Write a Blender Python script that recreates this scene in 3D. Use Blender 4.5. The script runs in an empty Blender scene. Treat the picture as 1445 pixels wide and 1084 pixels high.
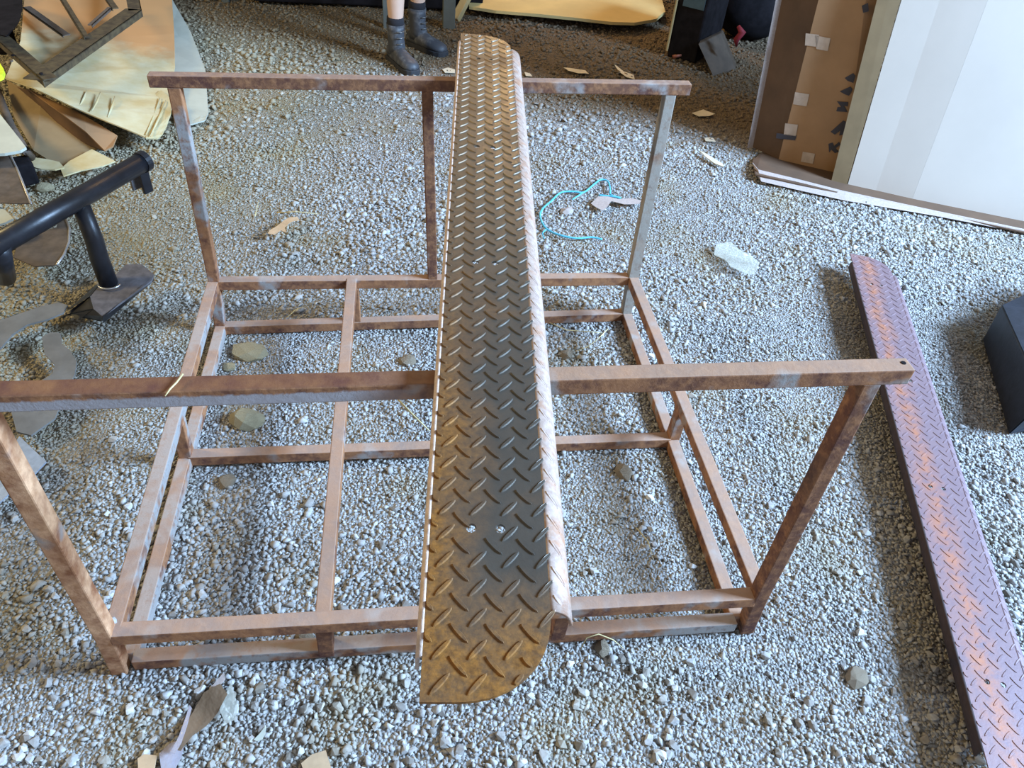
import bpy, bmesh, math, random
import numpy as np
from mathutils import Vector, Matrix, Euler
random.seed(7)
rng = np.random.default_rng(11)
C = bpy.context.scene.collection
SC = bpy.context.scene

# ------------------------------------------------------------ camera, light, exposure
FPX = 1076.53
cam_d = bpy.data.cameras.new('camera'); cam = bpy.data.objects.new('camera', cam_d); C.objects.link(cam)
cam.location = (0.57328, -0.82510, 1.56293); cam.rotation_euler = (0.83697, -0.07594, -0.12657)
cam_d.sensor_width = 36; cam_d.lens = FPX/1445*36; cam_d.clip_start = .01
SC.camera = cam
bpy.context.view_layer.update()
CAMR = Euler((0.83697, -0.07594, -0.12657)).to_matrix()
CAMP = Vector(cam.location)
def G(px, py, z=0.):
    """world point at height z seen at a pixel of the 1445x1084 photograph"""
    d = CAMR @ Vector(((px-722.5)/FPX, -(py-542)/FPX, -1))
    return CAMP + d*((z-CAMP.z)/d.z)
def PJ(p):
    q = CAMR.transposed() @ (Vector(p)-CAMP)
    return 722.5+FPX*q.x/-q.z, 542-FPX*q.y/-q.z

w = bpy.data.worlds.new('world'); SC.world = w; w.use_nodes = True
bg = w.node_tree.nodes['Background']; bg.inputs[0].default_value = (1.0, .95, .86, 1); bg.inputs[1].default_value = .24

def area(name, loc, target, sx, sy, power, col):
    l = bpy.data.lights.new(name, 'AREA'); l.shape = 'RECTANGLE'; l.size = sx; l.size_y = sy; l.energy = power; l.color = col
    o = bpy.data.objects.new(name, l); C.objects.link(o); o.location = loc
    o.rotation_euler = (Vector(target)-Vector(loc)).to_track_quat('-Z', 'Y').to_euler()
    return o
area('door_daylight', (6.2, -.7, 3.7), (1.2, 1.4, .1), 1.9, 1.8, 1800, (.43, .665, 1.0))
area('side_fill', (1.2, -4.2, 2.6), (.7, .6, .3), 2.4, 2.0, 36, (.66, .80, 1.0))  # added fill from behind the camera, no opening seen there
area('shed_lamp', (1.7, 5.6, 2.3), (1.5, 4.4, 0), .4, .4, 42, (1.0, .58, .20))
area('left_lamp', (-3.0, 1.6, 2.6), (-.6, 2.0, 0), .6, .6, 88, (1.0, .76, .34))
SC.view_settings.view_transform = 'Standard'; SC.view_settings.look = 'None'
SC.view_settings.exposure = 0.0; SC.view_settings.gamma = 1; SC.view_settings.use_curve_mapping = False

# ------------------------------------------------------------ materials
def newmat(name):
    m = bpy.data.materials.new(name); m.use_nodes = True
    return m, m.node_tree, m.node_tree.nodes['Principled BSDF']
def nd(t, k, **kw):
    n = t.nodes.new(k)
    for a, b in kw.items():
        if a in n.inputs: n.inputs[a].default_value = b
        else: setattr(n, a, b)
    return n
def noise(t, sc, det=4, rough=.6, vec=None, dist=0):
    n = nd(t, 'ShaderNodeTexNoise'); n.inputs['Scale'].default_value = sc; n.inputs['Detail'].default_value = det
    n.inputs['Roughness'].default_value = rough; n.inputs['Distortion'].default_value = dist
    if vec: t.links.new(vec, n.inputs['Vector'])
    return n.outputs['Fac']
def ramp(t, src, stops):
    r = nd(t, 'ShaderNodeValToRGB'); t.links.new(src, r.inputs[0]); e = r.color_ramp.elements
    while len(e) < len(stops): e.new(.5)
    for i, (p, c) in enumerate(stops):
        e[i].position = p; e[i].color = (c, c, c, 1) if not isinstance(c, tuple) else (*c, 1)
    return r.outputs[0]
def mix(t, f, a, b, bt='MIX'):
    m = nd(t, 'ShaderNodeMix'); m.data_type = 'RGBA'; m.blend_type = bt
    for s, v in ((m.inputs[0], f), (m.inputs[6], a), (m.inputs[7], b)):
        if isinstance(v, (int, float)): s.default_value = v
        elif isinstance(v, tuple): s.default_value = (*v, 1)
        else: t.links.new(v, s)
    return m.outputs[2]
def mth(t, op, a, b=0., clamp=False):
    m = nd(t, 'ShaderNodeMath'); m.operation = op; m.use_clamp = clamp
    for s, v in ((m.inputs[0], a), (m.inputs[1], b)):
        if isinstance(v, (int, float)): s.default_value = v
        else: t.links.new(v, s)
    return m.outputs[0]
def bump(t, b, h, s=.3, d=.002):
    n = nd(t, 'ShaderNodeBump'); n.inputs['Strength'].default_value = s; n.inputs['Distance'].default_value = d
    t.links.new(h, n.inputs['Height']); t.links.new(n.outputs[0], b.inputs['Normal'])
def objco(t):
    return nd(t, 'ShaderNodeTexCoord').outputs['Object']
def sep(t, v):
    s = nd(t, 'ShaderNodeSeparateXYZ'); t.links.new(v, s.inputs[0]); return s.outputs

def rust_mat(name, gray=.12, base=(.34, .155, .07), dark=(.10, .04, .03), dusty=(.45, .32, .25), dust=.72, grayc=(.31, .285, .27), extra=None):
    m, t, b = newmat(name); co = nd(t, 'ShaderNodeNewGeometry').outputs['Position']
    n1 = noise(t, 16, 5, .65, co); n2 = noise(t, 55, 4, .7, co); n3 = noise(t, 7, 3, .6, co)
    col = mix(t, ramp(t, n1, [(.36, 0.), (.62, 1.)]), dark, base)
    col = mix(t, ramp(t, n2, [(.45, 0.), (.75, .8)]), col, (.42, .20, .09))
    g = ramp(t, n3, [(.62-gray*.35, 0.), (.70-gray*.35, 1.)])
    g = mth(t, 'MULTIPLY', g, ramp(t, n2, [(.30, .2), (.5, 1.)]))
    col = mix(t, g, col, grayc)
    nz = sep(t, nd(t, 'ShaderNodeNewGeometry').outputs['Normal'])[2]
    up = mth(t, 'MULTIPLY', ramp(t, nz, [(.5, 0.), (.9, 1.)]), ramp(t, n1, [(.3, dust), (.75, dust*.55)]))
    col = mix(t, up, col, dusty)
    if extra: col = extra(t, col, co, n1, n2)
    t.links.new(col, b.inputs['Base Color']); b.inputs['Roughness'].default_value = .78
    b.inputs['Metallic'].default_value = 0.; b.inputs['Specular IOR Level'].default_value = .3
    bump(t, b, n2, .5, .0025)
    return m
M_rust = rust_mat('rusty_steel')
M_rust_gray = rust_mat('rusty_steel_gray', gray=.5, grayc=(.30, .285, .275))
M_rust_dark = rust_mat('rusty_steel_dark', gray=.05, base=(.20, .09, .045), dust=.5)
def bar_extra(t, col, co, n1, n2):
    # old grey primer left along the lower half of the front face at the left
    s = sep(t, co)
    f = mth(t, 'MULTIPLY', ramp(t, mth(t, 'ADD', s[2], mth(t, 'MULTIPLY', n2, .012)), [(0., 1.), (.8095, 1.), (.8125, 0.)]), ramp(t, s[0], [(.0, 1.), (.50, 1.), (.62, 0.)]))
    nz = sep(t, nd(t, 'ShaderNodeNewGeometry').outputs['Normal'])[1]
    f = mth(t, 'MULTIPLY', f, ramp(t, mth(t, 'MULTIPLY', nz, -1.), [(.6, 0.), (.9, 1.)]))
    col = mix(t, f, col, (.36, .33, .34))
    up = sep(t, nd(t, 'ShaderNodeNewGeometry').outputs['Normal'])[2]
    g = mth(t, 'MULTIPLY', ramp(t, up, [(.6, 0.), (.9, 1.)]), ramp(t, mth(t, 'ADD', s[0], mth(t, 'MULTIPLY', n1, .2)), [(.0, 1.), (.60, 1.), (.85, 0.)]))
    return mix(t, g, col, mix(t, ramp(t, n1, [(.35, 0.), (.65, 1.)]), (.12, .045, .03), (.24, .105, .045)))
M_bar = rust_mat('rusty_steel_front_bar', gray=.0, extra=bar_extra, dusty=(.40, .26, .18))
M_post_orange = rust_mat('rusty_steel_orange', gray=.12, base=(.72, .42, .24), dark=(.26, .10, .045), dusty=(.4, .28, .2))

def plate_mat(name, kind):
    m, t, b = newmat(name); co = objco(t); s = sep(t, co)
    n1 = noise(t, 22, 6, .7, co); n2 = noise(t, 110, 4, .7, co); n3 = noise(t, 6, 3, .5, co)
    if kind == 'steel':      # dark mill scale with orange rust down the left and at the near end
        left = ramp(t, mth(t, 'ADD', s[0], mth(t, 'MULTIPLY', mth(t, 'SUBTRACT', n3, .5), .16)), [(.015, 1.), (.075, .0)])
        near = ramp(t, mth(t, 'ADD', s[1], mth(t, 'MULTIPLY', mth(t, 'SUBTRACT', n3, .5), .25)), [(.03, 1.), (.16, 0.)])
        far = ramp(t, s[1], [(.0, 0.), (.55, .0), (1.0, .75)])
        fade = ramp(t, s[1], [(.25, 1.), (.75, .35)])
        patch = ramp(t, noise(t, 4.5, 3, .6, co), [(.56, 0.), (.68, .7)])
        r = mth(t, 'MAXIMUM', mth(t, 'MULTIPLY', left, fade), mth(t, 'MAXIMUM', near, patch), True)
        r = mth(t, 'MULTIPLY', r, ramp(t, n1, [(.25, .35), (.55, 1.)]))
        rustc = mix(t, ramp(t, n2, [(.35, 0.), (.65, 1.)]), (.17, .075, .02), (.38, .17, .035))
        col = mix(t, r, mix(t, n1, (.085, .075, .064), (.15, .13, .105)), rustc)
        col = mix(t, mth(t, 'MULTIPLY', far, .5), col, (.17, .13, .08))
        met, ro = .55, ramp(t, r, [(0., .42), (1., .75)])
    elif kind == 'rim':
        col = mix(t, ramp(t, n2, [(.35, 0.), (.7, 1.)]), (.36, .25, .20), (.52, .40, .33))
        col = mix(t, ramp(t, n1, [(.52, 0.), (.68, .8)]), col, (.40, .18, .08))
        met, ro = .2, ramp(t, n1, [(0., .5), (1., .7)])
    else:                    # reddish, purple-grey plate
        st = ramp(t, mth(t, 'ADD', s[0], mth(t, 'MULTIPLY', mth(t, 'SUBTRACT', n3, .5), .10)), [(.015, .2), (.05, 1.), (.09, 0.)])
        col = mix(t, n1, (.165, .115, .145), (.24, .15, .15))
        col = mix(t, mth(t, 'MULTIPLY', st, ramp(t, n1, [(.35, 0.), (.6, .85)])), col, (.42, .15, .06))
        col = mix(t, ramp(t, n2, [(.62, 0.), (.72, .5)]), col, (.14, .08, .08))
        met, ro = .15, ramp(t, n1, [(0., .42), (1., .65)])
    t.links.new(col, b.inputs['Base Color']); b.inputs['Metallic'].default_value = met
    t.links.new(ro, b.inputs['Roughness']); bump(t, b, n2, .35, .0012)
    return m
M_plate = plate_mat('diamond_plate', 'steel'); M_rim = plate_mat('plate_rim', 'rim'); M_plate2 = plate_mat('red_diamond_plate', 'red')

def plain(name, c, rough=.7, met=0., var=.25, sc=20, bmp=.2, c2=None, spec=.5, det=4, lo=.35, hi=.65, bd=.002):
    m, t, b = newmat(name); co = objco(t); n = noise(t, sc, det, .6, co)
    c2 = c2 or tuple(x*(1-var) for x in c)
    t.links.new(mix(t, ramp(t, n, [(lo, 0.), (hi, 1.)]), c2, c), b.inputs['Base Color'])
    b.inputs['Roughness'].default_value = rough; b.inputs['Metallic'].default_value = met; b.inputs['Specular IOR Level'].default_value = spec
    bump(t, b, noise(t, sc*3, 3, .6, co), bmp, bd)
    return m

def gravel_mat(name, attr):
    m, t, b = newmat(name); co = nd(t, 'ShaderNodeNewGeometry').outputs['Position']; s = sep(t, co)
    if attr == 'base':
        v = nd(t, 'ShaderNodeTexVoronoi'); v.inputs['Scale'].default_value = 130; t.links.new(co, v.inputs['Vector'])
        tint = sep(t, v.outputs['Color'])[0]
    elif attr == 'tint':
        a = nd(t, 'ShaderNodeAttribute'); a.attribute_name = 'tint'; tint = a.outputs['Fac']
    else:
        tint = nd(t, 'ShaderNodeObjectInfo').outputs['Random']
    k = 1.0 if attr != 'base' else .8
    st = [(0., (.20, .175, .15)), (.25, (.33, .31, .29)), (.6, (.43, .42, .41)), (.88, (.56, .555, .55)), (1., (.68, .67, .65))]
    col = ramp(t, tint, [(p, tuple(x*k for x in c)) for p, c in st])
    n1 = noise(t, 3.2, 4, .6, co); n2 = noise(t, 160, 3, .6, co); n3 = noise(t, 1.1, 2, .5, co)
    # earth between the stones in patches
    e = ramp(t, n1, [(.52, 0.), (.70, .55)])
    col = mix(t, e, col, (.33, .27, .155))
    lf = ramp(t, mth(t, 'ADD', mth(t, 'MULTIPLY', s[0], -.35), mth(t, 'ADD', mth(t, 'MULTIPLY', s[1], .12), mth(t, 'MULTIPLY', n1, .4))), [(.25, 0.), (.62, .65)])
    col = mix(t, lf, col, (.34, .28, .15))  # dusty left side, with the warm light's yellow put into the colour
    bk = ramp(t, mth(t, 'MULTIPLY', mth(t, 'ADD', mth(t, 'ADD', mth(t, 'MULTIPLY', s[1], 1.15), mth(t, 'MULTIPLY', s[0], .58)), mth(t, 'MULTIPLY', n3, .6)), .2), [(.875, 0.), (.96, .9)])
    col = mix(t, bk, col, (.15, .10, .05))  # brown dirt far back, darkened in the colour along the shade's edge
    col = mix(t, ramp(t, n2, [(.3, .25), (.6, 0.)]), col, (.12, .10, .08))
    t.links.new(col, b.inputs['Base Color']); b.inputs['Roughness'].default_value = .9; b.inputs['Specular IOR Level'].default_value = .25
    h = mth(t, 'ADD', n2, mth(t, 'MULTIPLY', v.outputs['Distance'], -2.)) if attr == 'base' else n2
    bump(t, b, h, .9 if attr == 'base' else .35, .006 if attr == 'base' else .002)
    return m
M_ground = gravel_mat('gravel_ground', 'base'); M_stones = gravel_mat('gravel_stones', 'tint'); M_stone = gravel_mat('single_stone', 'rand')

M_black = plain('black_paint', (.020, .021, .027), .38, .1, .4, 30, .15)
M_black_dusty = plain('dusty_black_paint', (.15, .14, .15), .6, .1, .4, 40, .3)
M_weld = plain('bright_weld', (.7, .7, .72), .3, .9)
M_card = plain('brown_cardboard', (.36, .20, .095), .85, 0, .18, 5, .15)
M_card_d = plain('dark_and_shaded_cardboard', (.12, .065, .035), .85, 0, .3, 6, .15)  # also carries the shade painted on the box's bottom flap
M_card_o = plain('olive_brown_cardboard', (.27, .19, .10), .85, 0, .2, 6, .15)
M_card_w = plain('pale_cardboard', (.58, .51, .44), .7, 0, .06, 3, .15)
M_card_edge = plain('cut_cardboard_edge', (.46, .37, .33), .85, 0, .2, 120, .3)
M_tape = plain('clear_tape', (.50, .38, .29), .25, 0, .15, 40, .1)
M_ink = plain('dark_print', (.05, .045, .055), .8, 0, .1)
M_beige = plain('water_stained_card', (.56, .50, .31), .85, 0, .1, 9, .2, c2=(.46, .36, .17))
def stain():
    m, t, b = newmat('rust_stained_card'); co = nd(t, 'ShaderNodeNewGeometry').outputs['Position']; s = sep(t, co)
    n = noise(t, 7, 4, .6, co)
    d = mth(t, 'ADD', s[1], mth(t, 'MULTIPLY', n, .35))
    f = ramp(t, mth(t, 'MULTIPLY', d, .2), [(.665, 0.), (.70, 1.)])
    col = mix(t, ramp(t, n, [(.35, 0.), (.65, 1.)]), (.56, .50, .32), (.48, .37, .18))
    t.links.new(mix(t, f, col, (.50, .27, .11)), b.inputs['Base Color']); b.inputs['Roughness'].default_value = .85
    bump(t, b, n, .2, .004); return m
M_stain = stain()
M_white = plain('dirty_white_sheet', (.52, .53, .44), .6, 0, .15, 8, .15)
M_paper = plain('torn_paper', (.68, .60, .45), .8, 0, .2, 12, .1)
M_angle = plain('dirty_angle_iron', (.13, .10, .055), .55, .3, .5, 35, .4, c2=(.06, .045, .03))
M_fender = plain('weathered_brown_steel', (.16, .125, .10), .6, .3, .35, 25, .3)
M_edge = plain('worn_bright_edge', (.52, .50, .49), .4, .6)
M_rubber = plain('dusty_rubber', (.17, .165, .155), .75, 0, .25, 18, .25)
M_galv = plain('galvanised_sheet', (.42, .50, .62), .4, .5, .2, 60, .2)
M_dark = plain('grimy_dark', (.014, .012, .014), .9, 0, .5, 18, .3, spec=.12)
M_yellow = plain('yellow_plastic', (.75, .85, .04), .4)
M_blue = plain('blue_twine', (.10, .50, .72), .6, 0, .2, 80)
M_skin = plain('skin', (.62, .40, .29), .5, 0, .08, 12, .05)
M_sock = plain('black_sock', (.02, .018, .022), .95, 0, .3, 200, .5)
M_boot = plain('dusty_black_boot', (.045, .047, .055), .6, 0, .5, 25, .3, c2=(.12, .12, .125), lo=.3, hi=.5)
M_sole = plain('black_sole', (.03, .03, .035), .8)
M_lace = plain('pale_eyelet', (.16, .16, .16), .4, .5)
M_cloth = plain('dark_cloth', (.06, .07, .09), .9, 0, .2, 60, .3)
M_shirt = plain('grey_cotton', (.25, .26, .28), .9, 0, .1, 60, .2)
M_hair = plain('brown_hair', (.06, .035, .02), .7, 0, .3, 90, .4)
M_wood = plain('grimy_board', (.09, .065, .045), .7, 0, .35, 14, .3)
M_ply = plain('yellow_board', (.62, .47, .20), .7, 0, .12, 6, .15)
M_post_g = plain('grey_green_post', (.12, .13, .115), .7, 0, .2, 10)
M_pine = plain('pale_timber', (.45, .33, .15), .7, 0, .2, 14)
M_bluep = plain('blue_grey_plastic', (.06, .11, .14), .5)
M_red = plain('red_cloth', (.24, .015, .03), .7)
M_rock = plain('yellowish_rock', (.42, .36, .22), .9, 0, .25, 30, .6, c2=(.26, .22, .14), bd=.006)
M_rock_b = plain('brown_clod', (.30, .24, .17), .9, 0, .25, 30, .6, bd=.006)
M_leaf = plain('dry_leaf', (.58, .40, .24), .8, 0, .2, 30)
M_straw = plain('straw', (.66, .54, .27), .7)
def glassy(name, c, rough, tr, alpha):
    m, t, b = newmat(name); n = noise(t, 25, 3, .6, objco(t))
    b.inputs['Base Color'].default_value = (*c, 1); b.inputs['Roughness'].default_value = rough
    b.inputs['Transmission Weight'].default_value = tr; b.inputs['Alpha'].default_value = alpha; bump(t, b, n, .5, .01); return m
M_clear = glassy('clear_film', (.62, .62, .54), .25, .0, .38)
M_amber = glassy('brown_film', (.20, .13, .08), .16, 0, .93)
M_foil = plain('silver_foil', (.80, .78, .90), .16, .65, .1, 60, .6)

# ------------------------------------------------------------ mesh helpers
def tag(o, label=None, cat=None, group=None, kind=None):
    if label: o['label'] = label
    if cat: o['category'] = cat
    if group: o['group'] = group
    if kind: o['kind'] = kind
    return o
def link(name, me, m=None, parent=None, smooth=False):
    o = bpy.data.objects.new(name, me); C.objects.link(o)
    if m: me.materials.append(m)
    if parent: o.parent = parent
    if smooth: me.polygons.foreach_set('use_smooth', [True]*len(me.polygons))
    return o
def obj(name, bm, m, parent=None, smooth=False, keep=False):
    bmesh.ops.recalc_face_normals(bm, faces=bm.faces)
    me = bpy.data.meshes.new(name); bm.to_mesh(me); bm.free()
    return link(name, me, m, parent, smooth)
def empty(name, loc, label, cat, group=None, rz=0):
    o = bpy.data.objects.new(name, None); C.objects.link(o); o.location = loc; o.rotation_euler = (0, 0, rz); o.empty_display_size = .05
    return tag(o, label, cat, group)
def hull8(bm, vs, bev=.0):
    """box from 8 corners: bottom ring 4 then top ring 4"""
    v = [bm.verts.new(p) for p in vs]
    fs = [bm.faces.new([v[i] for i in f]) for f in ((3, 2, 1, 0), (4, 5, 6, 7), (0, 1, 5, 4), (1, 2, 6, 5), (2, 3, 7, 6), (3, 0, 4, 7))]
    if bev:
        es = list({e for f in fs for e in f.edges})
        bmesh.ops.bevel(bm, geom=es, offset=bev, segments=2, profile=.5, affect='EDGES')
def beam(name, a, b, w, h, ax, m, parent, bev=.0025, off=None):
    """square tube between min-corners a and b (bottom-left-front of its section), section across axis ax"""
    bm = bmesh.new()
    if ax == 'x': sec = [(0, 0, 0), (0, w, 0), (0, w, h), (0, 0, h)]
    elif ax == 'y': sec = [(0, 0, 0), (w, 0, 0), (w, 0, h), (0, 0, h)]
    else: sec = [(0, 0, 0), (w, 0, 0), (w, h, 0), (0, h, 0)]
    A = [Vector(a)+Vector(s) for s in sec]; B = [Vector(b)+Vector(s) for s in sec]
    if parent:
        A = [p-parent.location for p in A]; B = [p-parent.location for p in B]
    hull8(bm, A+B, bev)
    return obj(name, bm, m, parent)
def slab(bm, pts, th, n=None):
    """prism: polygon pts (3D) thickened downwards (or along n)"""
    n = Vector(n or (0, 0, -1))*th
    t = [bm.verts.new(p) for p in pts]; b = [bm.verts.new(Vector(p)+n) for p in pts]
    bm.faces.new(t); bm.faces.new(b[::-1])
    for i in range(len(t)):
        j = (i+1) % len(t); bm.faces.new((t[i], b[i], b[j], t[j]))
def sheet(name, pix, z, th, m, parent=None, sub=0, wob=0., seed=1, n=None):
    """thin sheet with real thickness; pix = (px, py[, z]) corners on the place it lies"""
    pts = []
    for p in pix:
        pts.append(G(p[0], p[1], p[2] if len(p) > 2 else z))
    o = parent.location if parent else Vector((0, 0, 0))
    bm = bmesh.new(); top = bm.faces.new([bm.verts.new(p-o) for p in pts])
    bmesh.ops.triangulate(bm, faces=[top])
    if sub:
        bmesh.ops.subdivide_edges(bm, edges=bm.edges, cuts=sub, use_grid_fill=True)
        r = random.Random(seed); k = [(r.uniform(15, 45), r.uniform(15, 45), r.uniform(0, 6)) for _ in range(3)]
        for v in bm.verts: v.co.z += wob*sum(math.sin(v.co.x*a+v.co.y*b+c) for a, b, c in k)/2
    bmesh.ops.recalc_face_normals(bm, faces=bm.faces)
    if sum(f.normal.z for f in bm.faces) < 0: bmesh.ops.reverse_faces(bm, faces=bm.faces)
    g = bmesh.ops.extrude_face_region(bm, geom=list(bm.faces))
    nv = [e for e in g['geom'] if isinstance(e, bmesh.types.BMVert)]
    bmesh.ops.translate(bm, verts=nv, vec=Vector(n or (0, 0, 1))*th)
    return obj(name, bm, m, parent)
def tube(bm, pts, r, seg=10, cap=True):
    pts = [Vector(p) for p in pts]; rs = r if isinstance(r, (list, tuple)) else [r]*len(pts); rings = []
    for i, p in enumerate(pts):
        d = (pts[min(i+1, len(pts)-1)]-pts[max(i-1, 0)]).normalized()
        u = d.orthogonal().normalized() if i == 0 else (u-d*u.dot(d)).normalized()
        v = d.cross(u)
        rings.append([bm.verts.new(p+(u*math.cos(a)+v*math.sin(a))*rs[i]) for a in (2*math.pi*k/seg for k in range(seg))])
    for a, b in zip(rings, rings[1:]):
        for k in range(seg): bm.faces.new((a[k], a[(k+1) % seg], b[(k+1) % seg], b[k]))
    if cap: bm.faces.new(rings[0][::-1]); bm.faces.new(rings[-1])
def loft(bm, rings):
    R_ = [[bm.verts.new(p) for p in r] for r in rings]; n = len(R_[0])
    for a, b in zip(R_, R_[1:]):
        for k in range(n): bm.faces.new((a[k], a[(k+1) % n], b[(k+1) % n], b[k]))
    bm.faces.new(R_[0][::-1]); bm.faces.new(R_[-1])
def box_bm(bm, c, s, rot=None, bev=0):
    c = Vector(c); r = rot or Matrix.Identity(3)
    v = [c+r@Vector((x*s[0]/2, y*s[1]/2, z*s[2]/2)) for z in (-1, 1) for x, y in ((-1, -1), (1, -1), (1, 1), (-1, 1))]
    hull8(bm, v, bev)

# ------------------------------------------------------------ the ground
def gz(x, y):
    x = np.asarray(x, float); y = np.asarray(y, float)
    u = np.clip(x/1.33, 0, 1); v = np.clip(y/1.19, 0, 1)
    base = (1-u)*(1-v)*.012+u*(1-v)*(-.008)+(1-u)*v*(-.030)+u*v*(-.006)
    f = np.clip((y-1.6)/1.2, 0, 1); base = base*(1-f)
    return base+.006*np.sin(x*5.1+1+y*2.3)*np.sin(y*4.3+.4-x*1.1)+.004*np.sin(x*13+y*7)*np.sin(y*11-x*5+2)
def build_floor():
    nx, ny = 150, 150
    xs = np.linspace(-5, 9, nx); ys = np.linspace(-4, 9, ny)
    X, Y = np.meshgrid(xs, ys); Z = gz(X, Y)
    me = bpy.data.meshes.new('floor')
    vs = np.stack([X, Y, Z], -1).reshape(-1, 3)
    i = np.arange(nx-1)[None, :]+nx*np.arange(ny-1)[:, None]; i = i.reshape(-1)
    me.from_pydata(vs.tolist(), [], np.stack([i, i+1, i+1+nx, i+nx], -1).tolist())
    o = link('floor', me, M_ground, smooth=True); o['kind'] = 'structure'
    o['label'] = 'loose grey crushed gravel ground turning to brown dirt with painted shade far back'
    return o
floor = build_floor()

def hull_pts(n, seed, ex=(1, .8, .55)):
    r = np.random.default_rng(seed); p = r.normal(size=(n, 3)); p /= np.linalg.norm(p, axis=1)[:, None]
    p *= r.uniform(.8, 1.1, (n, 1)); p *= np.array(ex)
    bm = bmesh.new()
    for q in p: bm.verts.new(q)
    bmesh.ops.convex_hull(bm, input=bm.verts)
    for v in [v for v in bm.verts if not v.link_faces]: bm.verts.remove(v)
    bmesh.ops.triangulate(bm, faces=bm.faces); bmesh.ops.recalc_face_normals(bm, faces=bm.faces)
    bm.verts.ensure_lookup_table(); bm.verts.index_update()
    V = np.array([v.co[:] for v in bm.verts]); F = np.array([[v.index for v in f.verts] for f in bm.faces]); bm.free()
    return V, F

CR = np.array(CAMR); CP = np.array(CAMP)
def proj_np(P):
    q = (P-CP)@CR; return 722.5+FPX*q[:, 0]/-q[:, 2], 542-FPX*q[:, 1]/-q[:, 2], -q[:, 2]
def keep_mask(P, mar=150):
    px, py, d = proj_np(P); return (d > .3) & (px > -mar) & (px < 1445+mar) & (py > -40) & (py < 1084+mar)
def scatter(x0, x1, y0, y1, sp):
    nx, ny = int((x1-x0)/sp), int((y1-y0)/sp)
    X, Y = np.meshgrid(np.arange(nx), np.arange(ny))
    X = x0+(X+rng.uniform(-.1, 1.1, X.shape))*sp; Y = y0+(Y+rng.uniform(-.1, 1.1, Y.shape))*sp
    P = np.stack([X.ravel(), Y.ravel(), np.zeros(X.size)], 1)
    return P[keep_mask(P)]
def build_gravel():
    protos = [hull_pts(11, s) for s in range(14)]
    Vs, Fs, Ts, off = [], [], [], 0
    for (y0, y1, sp, mu) in ((-.75, 1.25, .0100, .0062), (1.25, 2.6, .0140, .0080), (2.6, 5.6, .028, .0120)):
        P = scatter(-3.2, 7, y0, y1, sp)
        # finer, sandier patches among coarser ones
        fine = .5+.5*np.sin(P[:, 0]*3.1+1.3*np.sin(P[:, 1]*2.2)+.5)*np.sin(P[:, 1]*3.7+.9)
        S = mu*np.exp(rng.normal(0, .33, len(P)))*(.72+.5*fine)
        S = np.clip(S, .003, .021)
        P[:, 2] = gz(P[:, 0], P[:, 1])+S*rng.uniform(-.1, .45, len(P))
        T = np.clip(rng.normal(.50, .17, len(P)), 0, 1)
        idx = rng.integers(0, len(protos), len(P))
        for k, (V, F) in enumerate(protos):
            sel = np.where(idx == k)[0]; n = len(sel)
            if not n: continue
            ang = rng.uniform(0, 2*np.pi, n); tl = rng.normal(0, .45, n)
            ca, sa, ct, st_ = np.cos(ang), np.sin(ang), np.cos(tl), np.sin(tl)
            # tilt about x then spin about z
            x = V[None, :, 0]+0*ang[:, None]; y = V[None, :, 1]*ct[:, None]-V[None, :, 2]*st_[:, None]; z = V[None, :, 1]*st_[:, None]+V[None, :, 2]*ct[:, None]
            q = np.stack([x*ca[:, None]-y*sa[:, None], x*sa[:, None]+y*ca[:, None], z], -1)*S[sel][:, None, None]+P[sel][:, None, :]
            Vs.append(q.reshape(-1, 3)); Ts.append(np.repeat(T[sel], len(V)))
            Fs.append((F[None]+off+(np.arange(n)*len(V))[:, None, None]).reshape(-1, 3)); off += n*len(V)
    V = np.concatenate(Vs); F = np.concatenate(Fs); T = np.concatenate(Ts)
    me = bpy.data.meshes.new('gravel'); me.vertices.add(len(V)); me.vertices.foreach_set('co', V.ravel().astype(np.float32))
    me.loops.add(len(F)*3); me.loops.foreach_set('vertex_index', F.ravel().astype(np.int32))
    me.polygons.add(len(F)); me.polygons.foreach_set('loop_start', np.arange(len(F), dtype=np.int32)*3)
    me.update(calc_edges=True)
    a = me.attributes.new('tint', 'FLOAT', 'POINT'); a.data.foreach_set('value', T.astype(np.float32))
    print('gravel tris', len(F))
    o = link('gravel', me, M_stones, floor); o['kind'] = 'stuff'
    # the largest single stones, each its own piece of the ground
    meshes = []
    for s in range(10):
        Vp, Fp = hull_pts(20, 100+s, (1, .78, .6)); mm = bpy.data.meshes.new('stone'); mm.from_pydata(Vp.tolist(), [], Fp.tolist()); mm.materials.append(M_stone); meshes.append(mm)
    n = 0
    while n < 296:
        px, py = random.uniform(0, 1445), 1084-abs(random.gauss(0, 260)); py = max(py, 300) if py < 1084 else 1080
        p = G(px, py, 0); s = random.uniform(.0095, .0155) if py > 600 else random.uniform(.012, .019)
        zz = float(gz(p.x, p.y))
        # not inside the frame's lower rails
        if any(abs(p.x-a) < .04 for a in (.01, 1.335)) and -.05 < p.y < 1.25: continue
        if any(abs(p.y-a) < .04 for a in (.02, .61, 1.19)) and -.05 < p.x < 1.4: continue
        o = bpy.data.objects.new('stone', meshes[n % 10]); C.objects.link(o); o.parent = floor
        o.location = (p.x, p.y, zz+s*.35); o.scale = (s, s, s); o.rotation_euler = (random.uniform(-.4, .4), random.uniform(-.4, .4), random.uniform(0, 6.3)); n += 1
build_gravel()

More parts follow.
